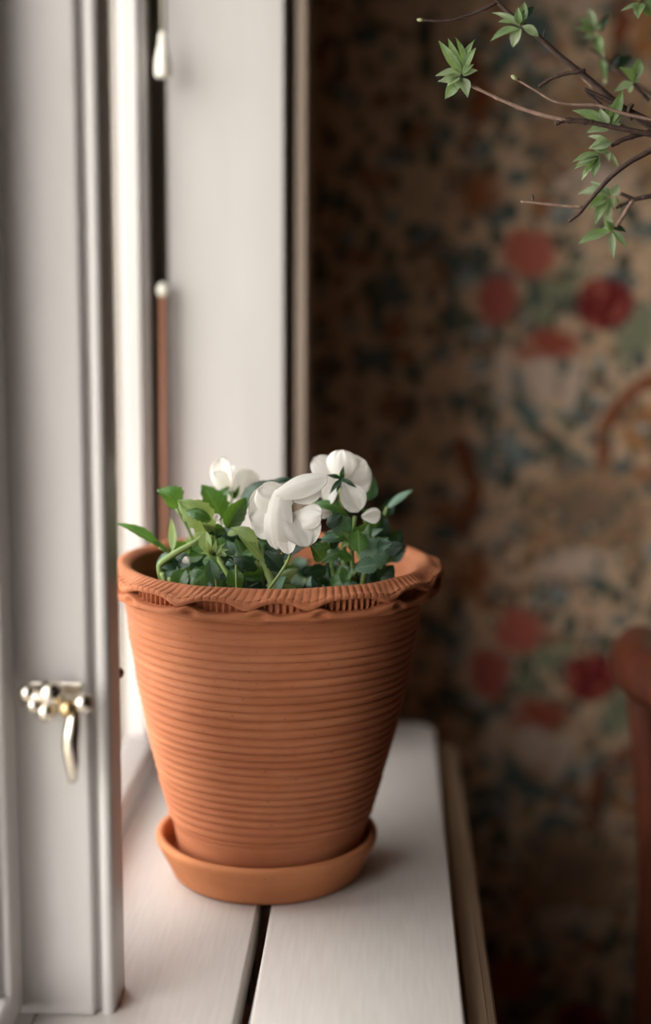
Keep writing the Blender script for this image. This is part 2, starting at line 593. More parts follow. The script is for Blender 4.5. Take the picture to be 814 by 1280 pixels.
# ------------------------------------------------------------------ the room shell
FZ, CZ = -0.74, 1.78
XR, YF, YB = 3.0, -2.2, 1.78
OY0, OY1, OZ0, OZ1 = 0.28, 1.46, -0.03, 1.01      # window opening
tag(MB().box(-0.45, XR + .1, YF - .1, YB + .1, FZ - .1, FZ).build('floor', 'floor_boards'), kind='structure')
tag(MB().box(-0.45, XR + .1, YF - .1, YB + .1, CZ, CZ + .1).build('ceiling', 'plaster'), kind='structure')
tag(MB().box(-0.45, XR + .1, YB, YB + .12, FZ, CZ).build('wall_back', 'wallpaper_back'), kind='structure')
tag(MB().box(XR, XR + .1, YF, YB, FZ, CZ).build('wall_right', 'plaster'), kind='structure')
tag(MB().box(-0.45, XR + .1, YF - .1, YF, FZ, CZ).build('wall_front', 'plaster'), kind='structure')
wl = MB()
wl.box(-0.30, -0.10, YF, OY0, FZ, CZ)
wl.box(-0.30, -0.10, OY1, YB, FZ, CZ)
wl.box(-0.30, -0.10, OY0, OY1, FZ, OZ0)
wl.box(-0.30, -0.10, OY0, OY1, OZ1, CZ)
tag(wl.build('wall_left', 'wallpaper_side'), kind='structure')
tag(MB().box(-40, -0.30, -30, 30, -1.4, -1.3).build('ground', 'outside_ground'), 'pale gravel ground outside the window', 'ground', kind='structure')

# ------------------------------------------------------------------ the window
SX = -0.2227          # room face of the casements
win = empty('window_1', (-0.2227, 0.86, 0.0))
tag(win, 'white painted wooden casement window in a deep reveal', kind='structure')
# reveal panel, box frame, casing
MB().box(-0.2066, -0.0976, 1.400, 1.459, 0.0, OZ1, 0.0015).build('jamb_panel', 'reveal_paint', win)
MB().box(-0.299, SX, 1.408, 1.459, 0.0, OZ1).build('outer_jamb', 'cream_paint', win)
MB().box(SX, -0.2066, 1.448, 1.459, 0.0, OZ1).build('shadow_gap_back', 'gap_shade_tone', win)  # back of the recess, coloured dark for the shade in the gap
MB().box(-0.299, -0.10, OY0 + .001, OY0 + .04, 0.0, OZ1).build('jamb_panel', 'white_paint', win)
MB().box(-0.299, -0.10, OY0 + .04, 1.40, 0.98, OZ1).build('head_panel', 'white_paint', win)
MB().box(-0.299, SX, OY0 + .04, 1.408, OZ0, 0.0).build('bottom_frame', 'white_paint', win)
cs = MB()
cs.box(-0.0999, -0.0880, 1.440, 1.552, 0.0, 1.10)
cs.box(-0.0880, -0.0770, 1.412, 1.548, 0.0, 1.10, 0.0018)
cs.build('casing', 'casing_shade_paint', win)
# mullion posts: square core, groove, rounded bead towards the room
for (y0, y1) in ((0.8865, 0.930),):
    m = MB()
    m.box(-0.285, -0.1835, y0, y1, 0.0, 0.98, 0.003, 3)
    m.box(-0.1845, -0.1795, y0 + 0.008, y1, 0.0, 0.98)
    bead = [(-0.1798, y0 + .008)] + [(-0.1758 - 0.0042 * math.cos(a), y0 + 0.0078 - 0.0042 * math.sin(a)) for a in [i * math.pi / 8 for i in range(9)]] + [(-0.1716, y1 - .002), (-0.1736, y1), (-0.1798, y1)]
    m.prism(bead, 'z', 0.0, 0.98)
    mo = m.build('mullion', 'white_paint', win, True, 35)


def sash(y0, y1, s0, s1, xin=SX, xout=-0.268, glassx=-0.247, mat='white_paint', nm='casement_sash'):
    s = empty(nm, (xin, (y0 + y1) / 2, 0.004))
    s.parent = win
    s.location = Vector(s['_base']) - Vector(win['_base'])
    zt = 0.975
    for (a, b, inner) in ((y0, y0 + s0, 1), (y1 - s1, y1, -1)):
        # stile with a small glazing bead step
        st = MB()
        st.box(xout, xin, a, b, 0.007, zt, 0.0022)
        e = b if inner > 0 else a
        st.box(xout + .002, xin - 0.006, min(e, e + inner * .007), max(e, e + inner * .007), 0.03, zt - .03, 0.0015)
        st.build('stile', mat, s)
    ya, yb = y0 + s0, y1 - s1
    rail = [(xout, 0.007), (xin - .002, 0.007), (xin, 0.009), (xin, 0.0265), (xin - .002, 0.029), (glassx + .003, 0.0345), (glassx, 0.036), (xout, 0.036)]
    MB().prism(rail, 'y', ya, yb).build('bottom_rail', mat, s)
    MB().box(xout, xin, ya, yb, zt - .04, zt, 0.002).build('top_rail', mat, s)
    MB().box(glassx - .0015, glassx + .0015, ya - .004, yb + .004, 0.034, zt - .036).build('glass_pane', 'window_glass', s)
    return s


sash(0.931, 1.402, 0.042, 0.021, SX, -0.2475, -0.2435)
sash(0.322, 0.8850, 0.045, 0.031, -0.2290, -0.2750, -0.253)

# casement latch on the post: rosette plate, pivot knobs, hanging lever
lat = empty('casement_latch', (-0.205, 0.8865, 0.214))
lat.parent = win
lat.location = Vector(lat['_base']) - Vector(win['_base'])
lat['label'] = 'shiny pale metal casement latch with hanging lever'
LY = 0.876
def L(px, py, y=LY): return at(px, py, y)
m = MB()
m.box(-0.2215, -0.187, 0.8845, 0.8868, 0.2075, 0.2225, 0.001)
m.build('back_plate', 'nickel', lat)
m = MB()
m.tube([L(30, 874, .872), L(45, 872, .868), L(64, 870, .872), L(82, 878, .872), L(98, 880, .872), L(107, 881, .872)], [.0040, .0046, .0042, .0046, .0044, .0036], 12)
m.build('latch_bar', 'nickel', lat, True)
for (px, py, r, y, mt) in ((35, 866, .0062, .869, 'nickel'), (43, 881, .0052, .866, 'nickel'), (63, 867, .0085, .870, 'nickel'), (58, 889, .0068, .869, 'nickel'), (85, 886, .0058, .866, 'brass'), (104, 879, .0066, .871, 'nickel')):
    MB().sphere(L(px, py, y), r, n=10).build('pivot_knob', mt, lat, True)
m = MB()
pts = catmull([L(93, 884, .868), L(91, 905, .866), L(88, 930, .865), L(90, 955, .866), L(91, 976, .868)], 5)
m.tube(pts, [.0030 + .0022 * math.sin(math.pi * min(1, i / (len(pts) - 1) * 1.05)) for i in range(len(pts))], 12)
m.build('lever', 'nickel', lat, True)
# turned pin on the far side of the post
m = MB()
c = Vector((-0.1760, 0.936, 0.2145))
m.tube([(-0.182, 0.928, 0.2145), (-0.176, 0.936, 0.2145)], 0.0020, 10)
m.sphere(c + Vector((0.0012, .003, 0)), 0.0040, n=10)
m.build('latch_pin', 'knob_wood', win, True)

# ------------------------------------------------------------------ windowsill
sill = empty('windowsill', (-0.084, 0.7, 0.0))
tag(sill, 'white painted windowsill of two long boards below the casement window', 'windowsill')
EY0, EY1 = 0.12, 1.550
def board(x0, x1, y0, y1, z0, z1, rcorner, bev):
    bm = bmesh.new()
    pts = [(x0, y0), (x1, y0)]
    if rcorner:
        for i in range(9):
            a = i * math.pi / 16
            pts.append((x1 - rcorner + rcorner * math.cos(a), y1 - rcorner + rcorner * math.sin(a)))
    else:
        pts.append((x1, y1))
    pts.append((x0, y1))
    f = bm.faces.new([bm.verts.new((p[0], p[1], z0)) for p in pts])
    r = bmesh.ops.extrude_face_region(bm, geom=[f])
    for v in r['geom']:
        if isinstance(v, bmesh.types.BMVert):
            v.co.z = z1
    bmesh.ops.recalc_face_normals(bm, faces=bm.faces[:])
    es = [e for e in bm.edges if all(abs(v.co.z - z1) < 1e-6 for v in e.verts)]
    bmesh.ops.bevel(bm, geom=es, offset=bev, segments=3, affect='EDGES', profile=0.5)
    m = MB()
    m.bm(bm)
    return m
board(-0.2225, -0.0933, 0.322, 1.399, -0.026, 0.0, 0, 0.0025).build('sill_board', 'sill_paint', sill, True, 40)
board(-0.0838, 0.0552, EY0, EY1, -0.026, 0.0, 0.026, 0.0035).build('sill_board', 'sill_paint', sill, True, 40)
# the bit of sill behind, between reveal and casing, and the nosing below the edge
MB().box(-0.0995, -0.0845, 1.402, EY1 - .001, -0.026, -0.0005, 0.001).build('sill_return', 'sill_paint', sill)
nz = MB()
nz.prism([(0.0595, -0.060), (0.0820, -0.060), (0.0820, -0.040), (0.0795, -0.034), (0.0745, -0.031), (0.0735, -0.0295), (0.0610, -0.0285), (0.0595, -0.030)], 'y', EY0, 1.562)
nz.build('sill_nosing', 'sill_shade_taupe', sill)
MB().box(-0.0845, 0.0595, EY0 + .02, 1.54, -0.060, -0.045).build('sill_bearer', 'sill_shade_taupe', sill)

# ------------------------------------------------------------------ pot and saucer
PCX, PCY = -0.0905, 1.137
sau = MB()
prof = [(0.0005, 0.001), (0.0725, 0.0005), (0.0752, 0.0025), (0.0786, 0.010), (0.0845, 0.0215), (0.0880, 0.0285), (0.0890, 0.0315), (0.0889, 0.0335),
        (0.0878, 0.0348), (0.0852, 0.0353), (0.0832, 0.0345), (0.0822, 0.0325), (0.0815, 0.026), (0.0795, 0.015), (0.0770, 0.0105), (0.0740, 0.0090), (0.0005, 0.0090)]
pp = []
for a, b in zip(prof, prof[1:]):
    n = max(1, int(math.hypot(b[0] - a[0], b[1] - a[1]) / 0.004))
    n = min(n, 5)
    pp += [(a[0] + (b[0] - a[0]) * i / n, a[1] + (b[1] - a[1]) * i / n) for i in range(n)]
pp.append(prof[-1])
sau.lathe(pp, (-0.0928, PCY, 0), 160)
# hand-made: slightly uneven
def wob(p):
    q = Vector(p)
    d = mnoise.noise(q * 22) * 0.0006
    c = Vector((-0.0928, PCY, q.z))
    v = q - c
    r = v.length
    if r > 0.01 and q.z > 0.0012:
        q = c + v * ((r + d) / r)
        if q.z > 0.03:
            q.z += mnoise.noise(q * 14 + Vector((3, 1, 0))) * 0.0009
    return tuple(q)
sau.v = [wob(p) for p in sau.v]
so = sau.build('plant_saucer', 'terracotta_saucer', None, True, 60)
tag(so, 'shallow terracotta saucer under the flowerpot on the windowsill', 'saucer')

pot = empty('terracotta_pot', (PCX, PCY, 0.0092))
tag(pot, 'ribbed terracotta flowerpot with crimped decorative rim standing on saucer', 'flowerpot')
LEAN = math.radians(1.0)
def lean(p):
    z = p[2] - 0.0092
    return (p[0] + z * math.sin(LEAN), p[1], p[2])

def sstep(a, b, x):
    t = min(1, max(0, (x - a) / (b - a)))
    return t * t * (3 - 2 * t)

def body_r(z):
    pr = ((0.0092, 0.0705), (0.030, 0.0750), (0.055, 0.0802), (0.092, 0.0899), (0.132, 0.0990), (0.170, 0.1062), (0.204, 0.1120), (0.225, 0.1160), (0.235, 0.1180))
    for (a, ra), (b, rb) in zip(pr, pr[1:]):
        if z <= b:
            return ra + (rb - ra) * (z - a) / (b - a)
    return pr[-1][1]

def ribs(z, th):
    zz = z + 0.00045 * math.sin(th + 0.7) + 0.0003 * math.sin(3 * th + z * 40)
    ph = zz / 0.0064 + 0.10 * math.sin(zz * 61) + 0.08 * math.sin(zz * 143 + 1)
    t = ph % 1.0
    k_ = int(math.floor(ph))
    amp = 0.0020 + 0.0007 * ((k_ * 7919) % 13) / 13.0
    g = 1 - abs(2 * t - 1) ** 2.6                # rounded ridges with narrow grooves
    env = sstep(0.046, 0.053, z) * (1 - 0.55 * sstep(0.195, 0.215, z))
    return amp * g * env + 0.0004 * env

NT_, NZ_ = 280, 520
b = MB()
vs, fs = [], []
rows = []
for i in range(NZ_ + 1):
    z = 0.0092 + (0.232 - 0.0092) * i / NZ_
    for j in range(NT_):
        th = 2 * math.pi * j / NT_
        r = body_r(z) + ribs(z, th) + 0.0006 * mnoise.noise(Vector((math.cos(th) * 2, math.sin(th) * 2, z * 18)))
        if i == 0: r -= 0.0015
        vs.append(lean((PCX + r * math.cos(th), PCY + r * math.sin(th), z)))
for i in range(NZ_):
    for j in range(NT_):
        fs.append((i * NT_ + j, i * NT_ + (j + 1) % NT_, (i + 1) * NT_ + (j + 1) % NT_, (i + 1) * NT_ + j))
fs.append(tuple(range(NT_))[::-1])
b.add(vs, fs)
b.build('pot_body', 'terracotta', pot, True)

# crimped rim: upper lip with slashed top, notched band, pinched lower strand
DEG = math.pi / 180
FRONT = -90                                  # the side towards the camera
pin = [FRONT + a for a in (-78, -54, -27.5, -4.5, 15, 44, 66, 90, 113, 137, 162, 186, 210, 234, 259)]
def wpin(d, off=0.0, wd=5.0):
    return max(math.exp(-(((d - p - off + 180) % 360 - 180) / wd) ** 2) for p in pin)

NT2 = 1280
rows = []
for i in range(5): rows.append(('in', i / 4))                 # inner wall up to the rim
for i in range(9): rows.append(('top', i / 8))                # top surface
NB = 52
for i in range(NB + 1): rows.append(('band', i / NB))
for i in range(1, 4): rows.append(('un', i / 3))
vs, fs = [], []
ZT, ZB_ = 0.2515, 0.2305
cache = []
for j in range(NT2):
    d = 360 * j / NT2
    cache.append((wpin(d), wpin(d, 3.2, 4.2), d))
lip_w = [0.0010 * mnoise.noise(Vector((math.cos(c[2] * DEG) * 3, math.sin(c[2] * DEG) * 3, 5))) for c in cache]
for (kind, t) in rows:
    for j in range(NT2):
        w_, wl_, d = cache[j]
        th = d * DEG
        lw = lip_w[j]
        if kind == 'in':
            r, z = 0.1045 + 0.0068 * t ** 0.7, 0.205 + 0.0455 * t + lw
        elif kind == 'top':
            a = t * math.pi / 2
            r = 0.1113 + 0.0182 * t
            z = 0.2515 + 0.0042 * math.sin(min(1, t * 2.2) * math.pi / 2) * (1 - 0.9 * sstep(0.4, 1, t)) + lw
            # diagonal slashes cut in the lip
            ph = (d + t * 3.2) / 2.6
            sl = max(0, math.cos(2 * math.pi * ph)) ** 3
            z -= 0.0016 * sl * sstep(0.30, 0.6, t) * (1 - 0.6 * w_)
            z -= 0.0030 * w_ * sstep(0.5, 1, t)
        elif kind == 'band':
            z = ZT + (ZB_ - ZT) * t
            zu = 0.2470 - 0.0056 * w_ + 0.4 * lw
            zl = 0.2383 + 0.0050 * max(w_ * 0.5, wl_) + 0.3 * lw
            up_ = sstep(zu - 0.0005, zu + 0.0006, z)
            lo_ = 1 - sstep(zl - 0.0006, zl + 0.0005, z)
            r_mid = 0.1226
            # teardrop notches in the recessed band
            ph = d / 2.25
            nt = (0.5 + 0.5 * math.cos(2 * math.pi * ph)) ** 1.2
            r_mid += 0.0022 * (1 - nt) * sstep(zl - .001, zl + .002, z) - 0.0016 * nt * sstep(zl + .006, zl + .001, z)
            r_up = 0.1296 + 0.0018 * math.sin(math.pi * min(1, max(0, (z - zu) / 0.006))) + 0.0008 * w_
            r_lo = 0.1290 + 0.0022 * max(w_ * .5, wl_) + 0.0010 * math.sin(math.pi * min(1, max(0, (zl - z) / 0.006)))
            # thumb print pressed into each lobe
            tp = wpin(d, 4.2, 2.6) * math.exp(-((z - 0.2382) / 0.0030) ** 2)
            r_lo -= 0.0034 * tp
            r_lo -= 0.0095 * sstep(0.2350, 0.2305, z) * (1 - 0.25 * wl_)
            r = r_mid * (1 - max(up_, lo_)) + (r_up * up_ + r_lo * lo_) / max(1e-6, up_ + lo_) * max(up_, lo_)
            z = z + lw * (1 - t)
            if t == 0: z -= 0.0030 * w_
            else: z -= 0.0030 * w_ * max(0, 1 - t * 7)
            # the slashes run on over the outer edge of the lip
            ph2 = (d + 3.2 + t * 1.0) / 2.6
            r -= 0.0008 * up_ * max(0, math.cos(2 * math.pi * ph2)) ** 3 * (1 - t * 3 if t < .33 else 0)
        else:
            r, z = 0.1187 - 0.004 * t, 0.2305 - 0.003 * t
        r += 0.0005 * mnoise.noise(Vector((math.cos(th) * 9, math.sin(th) * 9, z * 120)))
        vs.append(lean((PCX + r * math.cos(th), PCY + r * math.sin(th), z)))
for i in range(len(rows) - 1):
    for j in range(NT2):
        fs.append((i * NT2 + j, (i + 1) * NT2 + j, (i + 1) * NT2 + (j + 1) % NT2, i * NT2 + (j + 1) % NT2)[::-1])
r_ = MB()
r_.add(vs, fs)
r_.build('crimped_rim', 'terracotta', pot, True)
sl = MB()
vs, fs = [], []
NS, NRr = 64, 22
for i in range(NRr + 1):
    for j in range(NS):
        a = 2 * math.pi * j / NS
        r = max(0.0005, 0.1085 * i / NRr)
        z = 0.222 + 0.006 * mnoise.noise(Vector((r * math.cos(a) * 60, r * math.sin(a) * 60, 1))) + 0.003 * mnoise.noise(Vector((r * math.cos(a) * 170, r * math.sin(a) * 170, 4)))
        vs.append(lean((PCX + r * math.cos(a), PCY + r * math.sin(a), z)))
for i in range(NRr):
    for j in range(NS):
        fs.append((i * NS + j, (i + 1) * NS + j, (i + 1) * NS + (j + 1) % NS, i * NS + (j + 1) % NS))
sl.add(vs, fs)
sl.build('potting_soil', 'soil', pot, True)


# ------------------------------------------------------------------ leaves and petals
def blade(base, tip, width, normal, outline='leaf', cup=0.25, bend=0.15, ruffle=0.0, rows=14, cols=6, twist=0.0, seed=0.0, cren=0.0):
    """a curved leaf or petal from base to tip; cup folds it across, bend arches it along its length"""
    base, tip = Vector(base), Vector(tip)
    ax = tip - base
    ln = ax.length
    t = ax / ln
    n = Vector(normal)
    n = (n - t * n.dot(t))
    if n.length < 1e-4:
        n = t.orthogonal()
    n.normalize()
    s = t.cross(n)
    vs, fs = [], []
    for i in range(rows + 1):
        u = i / rows
        if outline == 'leaf':
            wv = math.sin(math.pi * min(1, u ** 0.85)) ** 0.75 * (1 - 0.25 * u) * 1.08
        elif outline == 'lance':
            wv = math.sin(math.pi * u ** 0.8) ** 1.05
        elif outline == 'petal':
            wv = (0.18 + 0.82 * math.sin(math.pi / 2 * min(1, u * 1.5))) * math.sqrt(max(0, 1 - max(0, (u - 0.5) / 0.5) ** 2.4))
        elif outline == 'broad':
            wv = (0.45 + 0.55 * math.sin(math.pi / 2 * min(1, u * 1.8))) * math.sqrt(max(0, 1 - max(0, (u - 0.45) / 0.55) ** 2.6))
        wv = max(wv, 0.03 if i < rows else 0.015)
        if cren:
            wv *= 1 - cren * (0.5 + 0.5 * math.cos(u * 2 * math.pi * 5.5)) * (1 if 0.12 < u < 0.95 else 0)
        tw = twist * (u - 0.3)
        c_, s_ = math.cos(tw), math.sin(tw)
        sd = s * c_ + n * s_
        nn = n * c_ - s * s_
        mid = base + t * (ln * u) + n * (bend * ln * 4 * u * (1 - u))
        for j in range(cols + 1):
            q = 2 * j / cols - 1
            h = cup * width * 0.5 * (abs(q) ** 1.4) * wv - 0.02 * width * (1 - min(1, abs(q) * 4))
            if ruffle:
                h += ruffle * width * (abs(q) ** 1.5 * 0.8 + u * u) * math.sin(seed * 5 + q * 5 + u * 7) * 0.5
                h += 0.35 * ruffle * width * math.sin(seed * 3 + q * 13 + u * 3) * u
            vs.append(mid + sd * (q * 0.5 * width * wv) + nn * h)
    for i in range(rows):
        for j in range(cols):
            a = i * (cols + 1) + j
            fs.append((a, a + 1, a + cols + 2, a + cols + 1))
    m = MB()
    m.add(vs, fs)
    m.at = {'along': [i / rows for i in range(rows + 1) for j in range(cols + 1)],
            'across': [abs(2 * j / cols - 1) for i in range(rows + 1) for j in range(cols + 1)]}
    return m


VIEW = Vector((0, -1, 0.25))

# two plants in the pot
plants = []
for (nm, px, lab) in ((0, 300, 'leafy white pansy plant carrying the large front bloom and a back bloom'),
                      (1, 435, 'smaller white pansy plant with a bloom seen from behind on an upright stem')):
    p = empty('pansy_plant', (PCX + (-0.035 if nm == 0 else 0.045), PCY - 0.005, 0.2215))
    tag(p, lab, 'plant', 'pansy plants in the terracotta pot')
    plants.append(p)
PL, PRt = plants


def leaf(parent, b, t, wpx, Y, mat, nrm=(0, -0.8, 0.6), Yt=None, cup=0.3, bend=0.12, cren=0.14, outline='leaf', petiole=None, ruffle=0.06, seed=None, twist=0.0, name='leaf'):
    B = at(b[0], b[1], Y)
    T = at(t[0], t[1], Yt if Yt else Y)
    o = blade(B, T, wpx * Y * 1.02 / FPX, nrm, outline, cup, bend, ruffle, 18 if cren else 12, 6, twist, seed if seed is not None else random.random() * 9, cren).build(name, mat, parent, True)
    if petiole:
        pts = [at(*q) for q in petiole] + [B]
        MB().tube(catmull(pts, 4), 0.0011, 7).build('petiole', 'stem_green', parent, True)
    return o


# left plant, leaves placed as they stand in the pot
leaf(PL, (221, 636), (197, 612), 36, 1.10, 'leaf_green', (0.3, -0.7, 0.6), cup=0.6, bend=0.25, petiole=[(245, 690, 1.12), (236, 662, 1.11)])
leaf(PL, (200, 684), (143, 654), 19, 1.09, 'leaf_green', (0.15, -0.5, 0.85), cup=0.25, bend=0.10, petiole=[(238, 722, 1.11), (222, 700, 1.10)])
leaf(PL, (207, 690), (190, 676), 9, 1.09, 'leaf_green', (0.1, -0.5, 0.9), cren=0)
leaf(PL, (216, 688), (213, 646), 15, 1.08, 'leaf_pale', (-0.6, -0.8, 0.1), cup=0.5, bend=-0.12, cren=0, petiole=[(226, 718, 1.10), (220, 704, 1.09)])
leaf(PL, (268, 662), (222, 625), 44, 1.07, 'leaf_pale', (-0.15, -0.75, 0.65), cup=-0.25, bend=0.18, cren=0.18, petiole=[(275, 715, 1.09), (272, 690, 1.08)])
leaf(PL, (264, 650), (232, 640), 30, 1.062, 'leaf_green', (-0.1, -0.4, 0.9), cup=-0.3, bend=0.2)
leaf(PL, (276, 650), (252, 606), 40, 1.11, 'leaf_green', (0.2, -0.75, 0.6), cup=0.3, bend=0.15, cren=0.2, petiole=[(278, 712, 1.12), (278, 680, 1.115)])
leaf(PL, (272, 640), (286, 608), 26, 1.12, 'leaf_green', (-0.2, -0.75, 0.6), cup=0.3, bend=0.1)
leaf(PL, (283, 660), (308, 622), 30, 1.08, 'leaf_green', (0.5, -0.75, 0.4), cup=0.5, bend=-0.15, cren=0.08)
leaf(PL, (322, 676), (288, 660), 22, 1.045, 'leaf_pale', (0.0, -0.6, 0.8), cup=-0.3, bend=0.2, petiole=[(330, 735, 1.07), (326, 700, 1.055)])
leaf(PL, (330, 702), (298, 668), 18, 1.05, 'leaf_pale', (0.4, -0.8, 0.4), cup=0.5, bend=0.1, cren=0)
leaf(PL, (300, 700), (282, 706), 16, 1.05, 'leaf_grey', (0, -0.6, 0.8), cup=-0.4, bend=0.25)
leaf(PL, (322, 712), (284, 700), 28, 1.05, 'leaf_dark', (0, -0.5, 0.9), cup=-0.4, bend=0.25)
leaf(PL, (258, 664), (262, 694), 20, 1.05, 'leaf_pale', (-0.4, -0.8, 0.3), cup=0.4, bend=0.1, cren=0)
leaf(PL, (262, 700), (272, 735), 20, 1.045, 'leaf_grey', (0, -0.9, 0.3), cup=0.4, bend=0.15, cren=0.05)
leaf(PL, (258, 716), (234, 738), 34, 1.05, 'leaf_green', (0.1, -0.8, 0.5), cup=-0.2, bend=0.15)
leaf(PL, (288, 712), (300, 738), 24, 1.04, 'leaf_green', (0.2, -0.9, 0.3), cup=0.3)
leaf(PL, (222, 708), (206, 730), 26, 1.07, 'leaf_grey', (-0.3, -0.8, 0.5), cup=0.3)
leaf(PL, (232, 712), (222, 742), 28, 1.055, 'leaf_green', (-0.2, -0.8, 0.5), cup=0.3)
leaf(PL, (216, 694), (196, 704), 26, 1.10, 'leaf_grey', (-0.3, -0.6, 0.7), cup=-0.4)
leaf(PL, (300, 650), (286, 640), 24, 1.09, 'leaf_dark', (0.1, -0.7, 0.7))
# dark leaf arching behind the large bloom
leaf(PL, (300, 640), (342, 600), 34, 1.10, 'leaf_dark', (-0.4, -0.55, 0.7), cup=-0.3, bend=0.22, Yt=1.11)
leaf(PL, (335, 605), (366, 600), 18, 1.11, 'leaf_dark', (-0.1, -0.35, 0.95), cup=-0.3, bend=0.15, cren=0.05)
leaf(PL, (336, 695), (352, 676), 26, 1.055, 'leaf_dark', (0, -0.9, 0.4))
leaf(PL, (352, 712), (330, 688), 26, 1.05, 'leaf_dark', (-0.2, -0.8, 0.5))
leaf(PL, (352, 700), (402, 674), 26, 1.062, 'leaf_dark', (0.2, -0.5, 0.85), cren=0.1)
# stems
def stem(parent, pts, r0, r1, mat='stem_green', name='stem'):
    P = catmull([at(*q) for q in pts], 6)
    n = len(P) - 1
    MB().tube(P, [r0 + (r1 - r0) * i / n for i in range(n + 1)], 9).build(name, mat, parent, True)
stem(PL, [(206, 735, 1.07), (200, 712, 1.07), (203, 703, 1.07), (222, 690, 1.068), (248, 676, 1.07), (268, 660, 1.08)], 0.0028, 0.0022)
stem(PL, [(345, 742, 1.05), (332, 706, 1.055), (326, 690, 1.055)], 0.0032, 0.0026)
stem(PL, [(334, 704, 1.055), (314, 668, 1.05)], 0.0016, 0.0012)
stem(PL, [(332, 742, 1.035), (352, 714, 1.035), (362, 695, 1.04), (366, 668, 1.06)], 0.0012, 0.0010)
stem(PL, [(300, 740, 1.05), (282, 712, 1.055), (268, 690, 1.06)], 0.0026, 0.0018)
stem(PL, [(296, 742, 1.035), (295, 706, 1.04)], 0.0010, 0.0008)
stem(PL, [(272, 742, 1.04), (268, 712, 1.045)], 0.0010, 0.0008)
stem(PL, [(286, 735, 1.10), (292, 680, 1.12), (288, 640, 1.13), (291, 616, 1.135)], 0.0013, 0.0011)
stem(PL, [(246, 735, 1.07), (232, 710, 1.075), (212, 696, 1.085)], 0.0015, 0.0012)
stem(PL, [(208, 738, 1.06), (203, 716, 1.065)], 0.0020, 0.0020)
stem(PL, [(216, 740, 1.055), (212, 722, 1.06)], 0.0018, 0.0018)
# budding tip
for k_ in range(9):
    a = k_ / 9 * 6.28
    leaf(PL, (268, 694), (268 + 19 * math.cos(a), 690 - 14 * math.sin(a) - 3), 8, 1.048, 'leaf_pale', (math.cos(a) * .3, -0.8, 0.5), Yt=1.04, cren=0, bend=0.2, outline='lance')

# right plant
leaf(PRt, (484, 634), (518, 612), 15, 1.14, 'leaf_grey', (-0.3, -0.5, 0.8), cup=-0.3, bend=0.10, cren=0.08, petiole=[(468, 700, 1.13), (476, 660, 1.135)])
leaf(PRt, (482, 646), (488, 622), 18, 1.15, 'leaf_dark', (0.2, -0.7, 0.7), petiole=[(470, 690, 1.15), (478, 668, 1.15)])
leaf(PRt, (455, 705), (486, 672), 44, 1.075, 'leaf_grey', (0.25, -0.85, 0.45), cup=-0.25, bend=0.16, cren=0.16, petiole=[(432, 735, 1.09), (444, 716, 1.08)])
leaf(PRt, (474, 708), (470, 690), 30, 1.076, 'leaf_grey', (0.2, -0.9, 0.3), cup=-0.2)
leaf(PRt, (436, 644), (388, 630), 22, 1.095, 'leaf_green', (-0.1, -0.6, 0.8), cup=-0.3, bend=0.22, cren=0)
leaf(PRt, (430, 672), (396, 676), 14, 1.08, 'leaf_grey', (-0.1, -0.7, 0.7), cup=-0.3, bend=0.12, cren=0)
leaf(PRt, (444, 684), (462, 654), 32, 1.08, 'leaf_green', (0.2, -0.8, 0.5), cup=0.35, bend=0.1)
leaf(PRt, (452, 688), (436, 660), 22, 1.09, 'leaf_green', (-0.2, -0.8, 0.5))
leaf(PRt, (470, 660), (452, 636), 26, 1.11, 'leaf_green', (0.2, -0.7, 0.6))
leaf(PRt, (470, 672), (478, 642), 34, 1.12, 'leaf_dark', (0.2, -0.7, 0.6))
leaf(PRt, (480, 690), (502, 662), 34, 1.12, 'leaf_dark', (0.5, -0.6, 0.5))
leaf(PRt, (486, 700), (508, 682), 26, 1.13, 'leaf_dark', (0.4, -0.6, 0.6))
leaf(PRt, (425, 690), (402, 704), 20, 1.07, 'leaf_green', (0, -0.7, 0.7), cup=-0.2, bend=0.2)
leaf(PRt, (440, 700), (414, 690), 18, 1.075, 'leaf_green', (0, -0.6, 0.8), cup=-0.3, bend=0.2)
leaf(PRt, (422, 660), (414, 690), 14, 1.09, 'leaf_dark', (0.2, -0.8, 0.4), cren=0)
leaf(PRt, (474, 730), (492, 706), 30, 1.10, 'leaf_dark', (0.3, -0.7, 0.6))
stem(PRt, [(432, 730, 1.10), (430, 690, 1.10), (428, 650, 1.098), (427, 618, 1.092), (427, 592, 1.09)], 0.0024, 0.0021)
stem(PRt, [(420, 735, 1.10), (414, 700, 1.10), (413, 672, 1.10)], 0.0014, 0.0012)
stem(PRt, [(444, 735, 1.09), (440, 690, 1.09), (444, 645, 1.095)], 0.0018, 0.0016)
stem(PRt, [(452, 735, 1.08), (456, 706, 1.08), (448, 694, 1.08), (446, 680, 1.085)], 0.0018, 0.0014)
stem(PRt, [(470, 735, 1.13), (466, 690, 1.12), (456, 650, 1.11)], 0.0014, 0.0012)
for k_ in range(8):
    a = k_ / 8 * 6.28
    leaf(PRt, (440, 678), (440 + 22 * math.cos(a), 676 - 17 * math.sin(a)), 9, 1.082, 'leaf_pale' if k_ % 2 else 'leaf_green', (math.cos(a) * .3, -0.8, 0.5), Yt=1.07, cren=0, bend=0.2, outline='lance')

